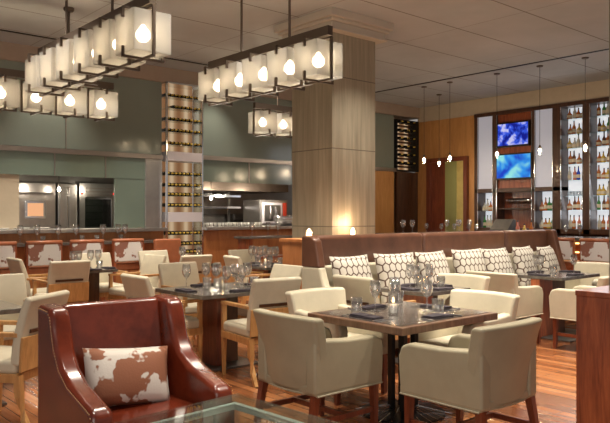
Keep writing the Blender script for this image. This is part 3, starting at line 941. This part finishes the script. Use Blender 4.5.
# ================================================================== TUB CHAIRS
def tub_chair(mat='cream'):
    def mk():
        r = thing('tub_chair'); tag(r, None, 'armchair')
        HW = .30
        # arms + outer shell
        for sx in (-1, 1):
            prof = [(-.30, .345), (.30, .345), (.325, .40), (.335, .58), (.31, .645), (.25, .668), (0.0, .672), (-.30, .70)]
            x0, x1 = (sx * HW, sx * (HW - .095))
            MB().prism(prof, min(x0, x1), max(x0, x1), 'yz').build('arm', mat, r, bevel=.022)
        # back, slightly bowed and raked, a little wider than the arms
        b = MB(); nx = 10; rows_ = [(.345, -.300, -.012), (.60, -.325, .0), (.75, -.355, .012), (.835, -.38, .022)]
        def bx(i): return (i / nx * 2 - 1)
        G = []
        for z, y, fl in rows_:
            ring = []
            for i in range(nx + 1):
                x = bx(i) * (HW + .004 + fl); bow = .05 * (bx(i) ** 2)
                ring.append((x, y + bow, z + (.005 * (1 - bx(i) ** 2) if z > .8 else 0)))
            inner = [(x * .985, y + .095, z) for x, y, z in ring]
            G.append([b.bm.verts.new(p) for p in ring] + [b.bm.verts.new(p) for p in inner[::-1]])
        m_ = len(G[0])
        for A, B in zip(G, G[1:]):
            for i in range(m_):
                j = (i + 1) % m_
                b.bm.faces.new((A[i], A[j], B[j], B[i]))
        b.bm.faces.new(G[0][::-1]); b.bm.faces.new(G[-1])
        b.build('backrest', mat, r, bevel=.025, seg=4)
        MB().box(-.298, .298, -.29, .322, .338, .40).build('seat_rail', mat, r, bevel=.015)
        MB().box(-.212, .212, -.27, .32, .395, .475).build('seat_cushion', mat, r, bevel=.03)
        pp = MB()
        pp.tube([(-.300, -.28, .343), (-.300, .31, .343)], .006, 6).tube([(.300, -.28, .343), (.300, .31, .343)], .006, 6).tube([(-.300, .315, .343), (.300, .315, .343)], .006, 6)
        pp.tube([(bx(i) * (HW - .006), -.303 + .05 * bx(i) ** 2, .343) for i in range(nx + 1)], .006, 6)
        pp.build('piping', mat, r)
        for sx in (-1, 1):
            MB().tube([(sx * .265, .265, .34), (sx * .268, .27, 0)], [.034, .024], 4).build('leg', 'redleg', r)
            MB().tube([(sx * .265, -.265, .34), (sx * .275, -.33, 0)], [.034, .022], 4).build('leg', 'redleg', r)
        MB().box(-.275, -.25, -.26, .26, .15, .185).box(.25, .275, -.26, .26, .15, .185).box(-.25, .25, -.01, .015, .15, .185).build('stretcher', 'redleg', r)
        return r
    return mk
G1 = 'tub chairs around the near table'
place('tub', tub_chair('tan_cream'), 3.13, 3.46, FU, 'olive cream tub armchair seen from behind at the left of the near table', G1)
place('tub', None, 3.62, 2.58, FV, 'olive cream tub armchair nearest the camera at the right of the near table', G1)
place('tub2', tub_chair('cream'), 3.95, 4.12, FNV, 'pale tub armchair at the far left side of the near table, facing it', G1)
place('tub2', None, 4.60, 3.33, FNU, 'pale tub armchair across the near table, facing it, before the banquette table', G1)
G2 = 'tub chairs at the banquette tables'
place('tub2', None, 5.84, 4.44, FNU, 'cream tub chair left of the two standing back to back before the banquette', G2)
place('tub2', None, 6.92, 4.44, FU, 'cream tub chair right of the two standing back to back before the banquette', G2)
place('tub2', None, 7.32, 3.62, FV, 'cream tub chair in front of the right-hand banquette table behind the cherry station', G2)
place('tub2', None, 8.72, 4.35, FNU, 'cream tub chair beyond the right-hand banquette table, below the bar', G2)

# ================================================================== OAK DINING CHAIRS
def oak_chair():
    r = thing('dining_chair'); tag(r, None, 'chair')
    MB().box(-.25, .25, -.24, .27, .40, .50).build('seat', 'cream', r, bevel=.035)
    MB().box(-.255, .255, -.25, .26, .345, .41).build('seat_rail', 'oak', r, bevel=.006)
    path = [(-.225, .46), (-.235, .58), (-.255, .70), (-.29, .82), (-.33, .925)]
    MB().sweep(path, [.075, .07, .065, .06, .05], -.25, .25).build('backrest', 'cream', r, bevel=.02)
    p2 = [(-.268, .42), (-.275, .56), (-.285, .655)]
    MB().sweep(p2, [.018] * 3, -.25, .25).build('back_panel', 'oak', r, bevel=.004)
    MB().sweep([(-.293, .675), (-.297, .70)], [.012] * 2, -.17, .17).build('back_slot', 'walnut', r)
    for sx in (-1, 1):
        MB().tube([(sx * .232, .235, .68), (sx * .232, .235, .35), (sx * .232, .24, 0)], [.026, .028, .019], 4).build('leg', 'oak', r)
        MB().tube([(sx * .232, -.245, .40), (sx * .232, -.255, .25), (sx * .235, -.295, .10), (sx * .238, -.35, 0)], [.034, .032, .026, .022], 4).build('leg', 'oak', r)
        MB().box(sx * .232 - .024, sx * .232 + .024, -.25, .262, .655, .685).build('armrest', 'oak', r, bevel=.006)
    return r
GA = 'oak armed dining chairs in the left dining area'
CH = [
    (3.80, 5.02, FV - R(6), 'oak armed dining chair with cream back at the near side of the middle stone table'),
    (3.27, 5.79, FU, 'oak armed dining chair facing right at the left side of the middle table'),
    (4.10, 6.66, FNV, 'oak dining chair with a wide cream back behind the middle table, facing the camera'),
    (4.52, 5.85, FNU, 'cream backed oak chair at the far right side of the middle table'),
    (1.60, 5.08, R(37), 'large oak armed dining chair at far left beside the red armchair'),
    (2.0, 6.34, FNV, 'cream backed chair cut off by the left edge of the photo'),
    (3.28, 8.42, FV, 'oak chair seen squarely from behind at the far left table'),
    (3.25, 9.05, FU, 'cream backed oak chair facing right at the far left table, below the second stool'),
    (4.20, 9.20, FNV, 'cream backed chair on the kitchen side of the far left table'),
    (4.34, 8.50, FNU + .1, 'slim cream chair seen edge on at the right of the far left table'),
    (5.20, 9.28, FNV, 'cream backed chair below the wine tower, left of its small table'),
    (5.06, 8.42, FV, 'small cream backed chair in front of the wine tower'),
    (5.62, 7.55, FU - .2, 'cream backed chair at the left of the table in front of the kitchen side counter'),
    (6.56, 8.02, FNU, 'cream backed chair right of the table in front of the kitchen side counter'),
    (6.42, 8.62, FNV, 'distant cream chair behind the table in front of the kitchen side counter'),
    (4.70, 4.38, FU, 'cream backed oak chair between the near table and the first trellis pillow'),
]
for x, y, rz_, lab in CH:
    place('oak', oak_chair, x, y, rz_, lab.replace('round-glassed ', ''), GA)

# ================================================================== TABLES
def table(x0, x1, y0, y1, label, style='stone', base=.55):
    cx, cy = (x0 + x1) / 2, (y0 + y1) / 2
    r = thing('dining_table', (cx, cy, 0)); tag(r, label, 'table')
    hx, hy = (x1 - x0) / 2, (y1 - y0) / 2
    if style == 'edge':
        MB().box(-hx, hx, -hy, hy, .695, .747).build('tabletop', 'edge_wood', r, bevel=.006)
        MB().box(-hx + .05, hx - .05, -hy + .05, hy - .05, .745, .750).build('inlay', 'stone', r)
        for sx in (-1, 1):
            for sy in (-1, 1): MB().box(sx * .06 - .02, sx * .06 + .02, sy * .06 - .02, sy * .06 + .02, .03, .70).build('post', 'black', r)
        MB().lathe([(0, 0), (.31, 0), (.31, .015), (.10, .03), (0, .03)], seg=40).build('base_plate', 'black', r)
        for i in range(28):
            a = 2 * PI * i / 28
            MB().tube([(.10 * math.cos(a), .10 * math.sin(a), .06), (.22 * math.cos(a), .22 * math.sin(a), .035), (.36 * math.cos(a), .36 * math.sin(a), .012)], .003, 4).build('spoke', 'chrome', r)
    else:
        MB().box(-hx, hx, -hy, hy, .712, .75).build('tabletop', 'stone', r, bevel=.005)
        MB().box(-.16, .16, -.05, .05, .02, .715).build('pedestal', 'walnut', r, bevel=.004)
        (MB().box(-.17, -.06, -.16, .16, .02, .712) if x0 < 7 else MB().box(-.46, -.161, -.06, .06, .02, .712)).build('pedestal_board', 'redleg' if x0 < 5 else 'cherry', r, bevel=.004)
        MB().box(-base / 2, base / 2, -base / 2, base / 2, 0, .02).build('base_plate', 'dark_steel', r, bevel=.004)
    return r
table(3.37, 4.46, 2.92, 3.85, 'square wood edged dining table nearest the camera with four tub chairs', 'edge')
table(3.34, 4.35, 5.25, 6.12, 'dark stone topped table in the middle, crowded with wine glasses')
table(5.05, 5.75, 4.08, 4.70, 'banquette table behind the near table, partly hidden by tub chairs')
table(7.45, 8.38, 4.02, 4.72, 'banquette table at right with a broad wood pedestal', base=.85)
table(1.05, 1.88, 5.50, 6.12, 'table cut off by the left edge beside the large oak chair')
table(3.45, 4.15, 8.62, 9.05, 'small dark table in the far left below the cowhide stools')
table(5.05, 5.70, 8.62, 9.10, 'small dark table just below the wine tower')
table(5.80, 6.42, 7.50, 8.35, 'dark table below the right kitchen bay, left of the ledge')

# ---------------- table settings
def votive():
    r = thing('votive_candle'); tag(r, None, 'candle')
    MB().lathe([(0, 0), (.036, 0), (.038, .005), (.038, .165), (.035, .165), (.035, .012), (0, .012)], seg=18).build('glass_holder', 'glass', r, smooth=True)
    MB().lathe([(0, .012), (.030, .012), (.030, .075), (0, .075)], seg=14).build('wax', 'plate', r)
    MB().lathe([(0, .085), (.008, .092), (.009, .102), (.004, .118), (0, .126)], seg=8).build('flame', 'flame', r, smooth=True)
    lamp('candle_lamp', 'POINT', (0, 0, .11), .5, (1, .6, .28), .015, parent=r)
    return r
def napkin():
    r = MB().box(-.12, .12, -.055, .055, 0, .009).box(-.115, .118, -.05, .048, .009, .015).box(-.118, .02, -.05, .05, .015, .019).build('napkin', 'napkin', bevel=.005)
    return tag(r, None, 'napkin')
def fork():
    b = MB().tube([(0, -.095, .003), (0, -.02, .006), (0, .03, .004)], [.005, .003, .003], 6).box(-.010, .010, .03, .045, .002, .005)
    for x in (-.009, -.003, .003, .009): b.box(x - .0013, x + .0013, .045, .09, .002, .005)
    return tag(b.build('fork', 'chrome'), None, 'fork')
def knife():
    return tag(MB().tube([(0, -.10, .004), (0, .0, .004)], .005, 6).box(-.008, .006, 0, .11, .002, .005).build('knife', 'chrome'), None, 'knife')
def tumbler_big():
    return tag(MB().lathe([(0, 0), (.034, 0), (.040, .02), (.045, .115), (.042, .115), (.036, .02), (0, .015)], seg=18).build('tumbler', 'glass', smooth=True), None, 'glass')
def plate():
    return tag(MB().lathe([(0, 0), (.07, 0), (.10, .012), (.098, .016), (.068, .005), (0, .005)], seg=22).build('bread_plate', 'plate', smooth=True), None, 'plate')
T = .751
def on(kind, mk, x, y, rz_, lab, grp, z=T, sc=None): return place(kind, mk, x, y, rz_, lab, grp, z=z, scale=sc)
g = 'settings on the near table'
cx, cy = 3.915, 3.385
# four covers: napkin, fork, knife, wine glass, tumbler; votive in the middle
sides = [('left', 3.52, 3.385, FU), ('near right', 3.915, 3.06, FV), ('far left', 3.915, 3.71, FNV), ('far right', 4.31, 3.385, FNU)]
for nm, x, y, a in sides:
    c, s_ = math.cos(a), math.sin(a)
    def W(dx, dy): return (x + dx * c - dy * s_, y + dx * s_ + dy * c)
    p = W(0, 0); on('napkin', napkin, p[0], p[1], a, 'folded dark napkin at the %s place of the near table' % nm, 'napkins on the near table')
    p = W(-.16, .0); on('fork', fork, p[0], p[1], a, 'fork at the %s place of the near table' % nm, 'forks on the near table')
    p = W(.16, 0); on('knife', knife, p[0], p[1], a, 'knife at the %s place of the near table' % nm, 'knives on the near table')
for nm, x, y in (('left', 3.80, 3.56), ('near middle', 3.98, 3.52), ('far', 4.08, 3.62), ('right', 4.12, 3.32)):
    on('goblet', goblet, x, y, 0, 'wine glass on the near table, %s one of the four' % nm, 'wine glasses on the near table', sc=1.12)
for nm, x, y in (('left', 3.62, 3.58), ('right', 4.02, 3.14), ('far', 4.20, 3.68)):
    on('tumbig', tumbler_big, x, y, 0, 'water tumbler on the near table, %s one of the three' % nm, 'water tumblers on the near table')
on('votive', votive, 3.78, 3.36, 0, 'tall clear votive holder with a lit candle on the near table', 'lit votive candles')
def setting(x0, x1, y0, y1, nm, dens=8, seed=1, nap=4, tall=1.1):
    rnd = random.Random(seed)
    pts = []
    cx, cy = (x0 + x1) / 2, (y0 + y1) / 2
    tries = 0
    while len(pts) < dens and tries < 400:
        tries += 1
        p = (rnd.uniform(x0 + .2, x1 - .2), rnd.uniform(y0 + .16, y1 - .16))
        if math.hypot(p[0] - cx, p[1] - cy) < .10: continue
        if all(math.hypot(p[0] - q[0], p[1] - q[1]) > .095 for q in pts): pts.append(p)
    pts.sort(key=lambda p: (.7547 * p[0] - .6561 * p[1]) / (.6561 * p[0] + .7547 * p[1]))
    k = k2 = 0
    for i, p in enumerate(pts):
        if i % 3 == 2:
            on('tumbig', tumbler_big, p[0], p[1], 0, 'water tumbler on the %s, %s tumbler from the left' % (nm, ordn[k2]), 'water tumblers on the ' + nm); k2 += 1
        else:
            on('goblet', goblet, p[0], p[1], 0, 'wine glass on the %s, %s stem from the left' % (nm, ordn[k]), 'wine glasses on the ' + nm, sc=tall); k += 1
    on('votive', votive, cx, cy, 0, 'lit votive candle in the middle of the ' + nm, 'lit votive candles', sc=.7)
    sp = [('left', x0 + .09, cy, FU), ('near right', cx, y0 + .085, FV), ('far left', cx, y1 - .085, FNV), ('far right', x1 - .09, cy, FNU)]
    for s__, x, y, a in sp[:nap]:
        on('napkin', napkin, x, y, a, 'folded dark napkin at the %s side of the %s' % (s__, nm), 'napkins on the ' + nm)
setting(3.34, 4.35, 5.25, 6.12, 'crowded middle stone table', 12, 3, tall=1.15)
setting(5.05, 5.75, 4.08, 4.70, 'left banquette table', 6, 5)
setting(7.45, 8.38, 4.02, 4.72, 'right banquette table', 4, 8)
setting(3.40, 4.20, 8.58, 9.08, 'far left table', 8, 12, tall=1.2)
setting(5.02, 5.75, 8.60, 9.12, 'small table below the wine tower', 4, 2, tall=1.2)
setting(5.78, 6.46, 7.50, 8.35, 'table below the right kitchen bay', 9, 4, tall=1.3)

# ================================================================== RED ARMCHAIR
ac = thing('wing_armchair', (1.855, 3.60, 0), 0); tag(ac, 'oxblood leather wing armchair with brass nailheads in the lower left foreground', 'armchair')
ac.rotation_euler = (0, 0, PI)        # opens toward -v
HW = .43
sidep = [(-.42, .10), (.32, .10), (.35, .16), (.35, .455), (.325, .495), (.20, .53), (.04, .575), (-.07, .64), (-.14, .73), (-.18, .84), (-.20, .91), (-.235, .955), (-.42, .965)]
for sx in (-1, 1):
    x0, x1 = sx * HW, sx * (HW - .125)
    MB().prism(sidep, min(x0, x1), max(x0, x1), 'yz').build('wing_arm', 'red_leather', ac, bevel=.035, seg=4)
    nb = MB()
    line = [(.342, .17), (.342, .445), (.315, .482), (.20, .515), (.03, .560), (-.085, .63), (-.155, .73), (-.195, .84), (-.215, .905), (-.25, .935), (-.40, .945)]
    pts = []
    for a, b in zip(line, line[1:]):
        L = math.hypot(b[0] - a[0], b[1] - a[1]); q = max(1, int(L / .016))
        for i in range(q): pts.append((a[0] + (b[0] - a[0]) * i / q, a[1] + (b[1] - a[1]) * i / q))
    for (y, z) in pts:
        nb.lathe([(.0052, 0), (.004, .0025), (0, .0036)] if sx > 0 else [(.0052, 0), (.004, -.0025), (0, -.0036)], (sx * (HW + .0), y, z), 6, 'x')
    n_ = nb.build('nailhead_trim', 'brass', ac, smooth=True); n_['label'] = 'brass nailhead trim'; n_['kind'] = 'stuff'
MB().sweep([(-.30, .26), (-.315, .60), (-.34, .80), (-.365, .955)], [.15, .13, .115, .10], -HW + .11, HW - .11).build('backrest', 'red_leather', ac, bevel=.035, seg=4)
MB().box(-HW + .12, HW - .12, -.28, .345, .24, .375).build('seat_cushion', 'red_leather', ac, bevel=.04, seg=4)
MB().box(-HW + .11, HW - .11, -.36, .325, .10, .25).build('seat_base', 'red_leather', ac, bevel=.01)
for sx in (-1, 1):
    for y in (-.36, .28): MB().tube([(sx * .39, y, .11), (sx * .39, y, 0)], [.03, .022], 4).build('leg', 'redleg', ac)
o = cushion_mesh(.53, .34, .17).build('throw_pillow', 'cow', smooth=True)
o.location = (1.82, 3.64, .378); o.rotation_euler = (R(-18), R(5), R(-4))
tag(o, 'brown and white cowhide pillow on the red leather armchair', 'pillow')

# ================================================================== GLASS COFFEE TABLE
gx1, gy1 = 2.20, 3.10
ct = thing('coffee_table', (gx1, gy1, 0), R(4)); tag(ct, 'glass topped coffee table with pale metal rim in the bottom foreground', 'coffee table')
MB().box(-1.35, 0, -1.1, 0, .482, .494).build('glass_top', thin_glass('table_glass', (.86, .92, .90), .06, .01, .45), ct, bevel=.002, seg=1)
rm = MB()
i0, i1 = .085, .115
rm.box(-1.35 + i0, -i0, -i1, -i0, .449, .479).box(-1.35 + i0, -i0, -1.1 + i0, -1.1 + i1, .449, .479).box(-i1, -i0, -1.1 + i1, -i1, .449, .479).box(-1.35 + i0, -1.35 + i1, -1.1 + i1, -i1, .449, .479)
rm.build('rim_frame', plain('pale_aluminium', (.62, .66, .64), .45), ct)
MB().box(-1.24, -.11, -.99, -.11, .20, .212).build('lower_shelf', thin_glass('shelf_glass', (.8, .86, .84), .06, .02, .4), ct)
for x in (-1.25, -.10):
    for y in (-1.0, -.10): MB().box(x - .018, x + .018, y - .018, y + .018, 0, .452).build('leg', 'chrome', ct)

# ================================================================== CHERRY SERVICE STATION AND POST
st = thing('service_station', (3.73, 1.93, 0)); tag(st, 'polished cherry wood service station cut off by the right edge', 'cabinet')
MB().box(0, .62, -1.4, 0, 0, 1.02).build('body', 'cherry', st, bevel=.004)
MB().box(-.004, .63, -1.41, .004, 1.02, 1.05).build('top', 'cherry', st, bevel=.003)
MB().box(-.012, 0, -.27, -.264, .02, 1.02).build('joint_strip', 'walnut', st)
po = struct('wall_post', MB().box(3.86, 4.06, 1.40, 1.80, 1.05, CEIL), 'pillar')
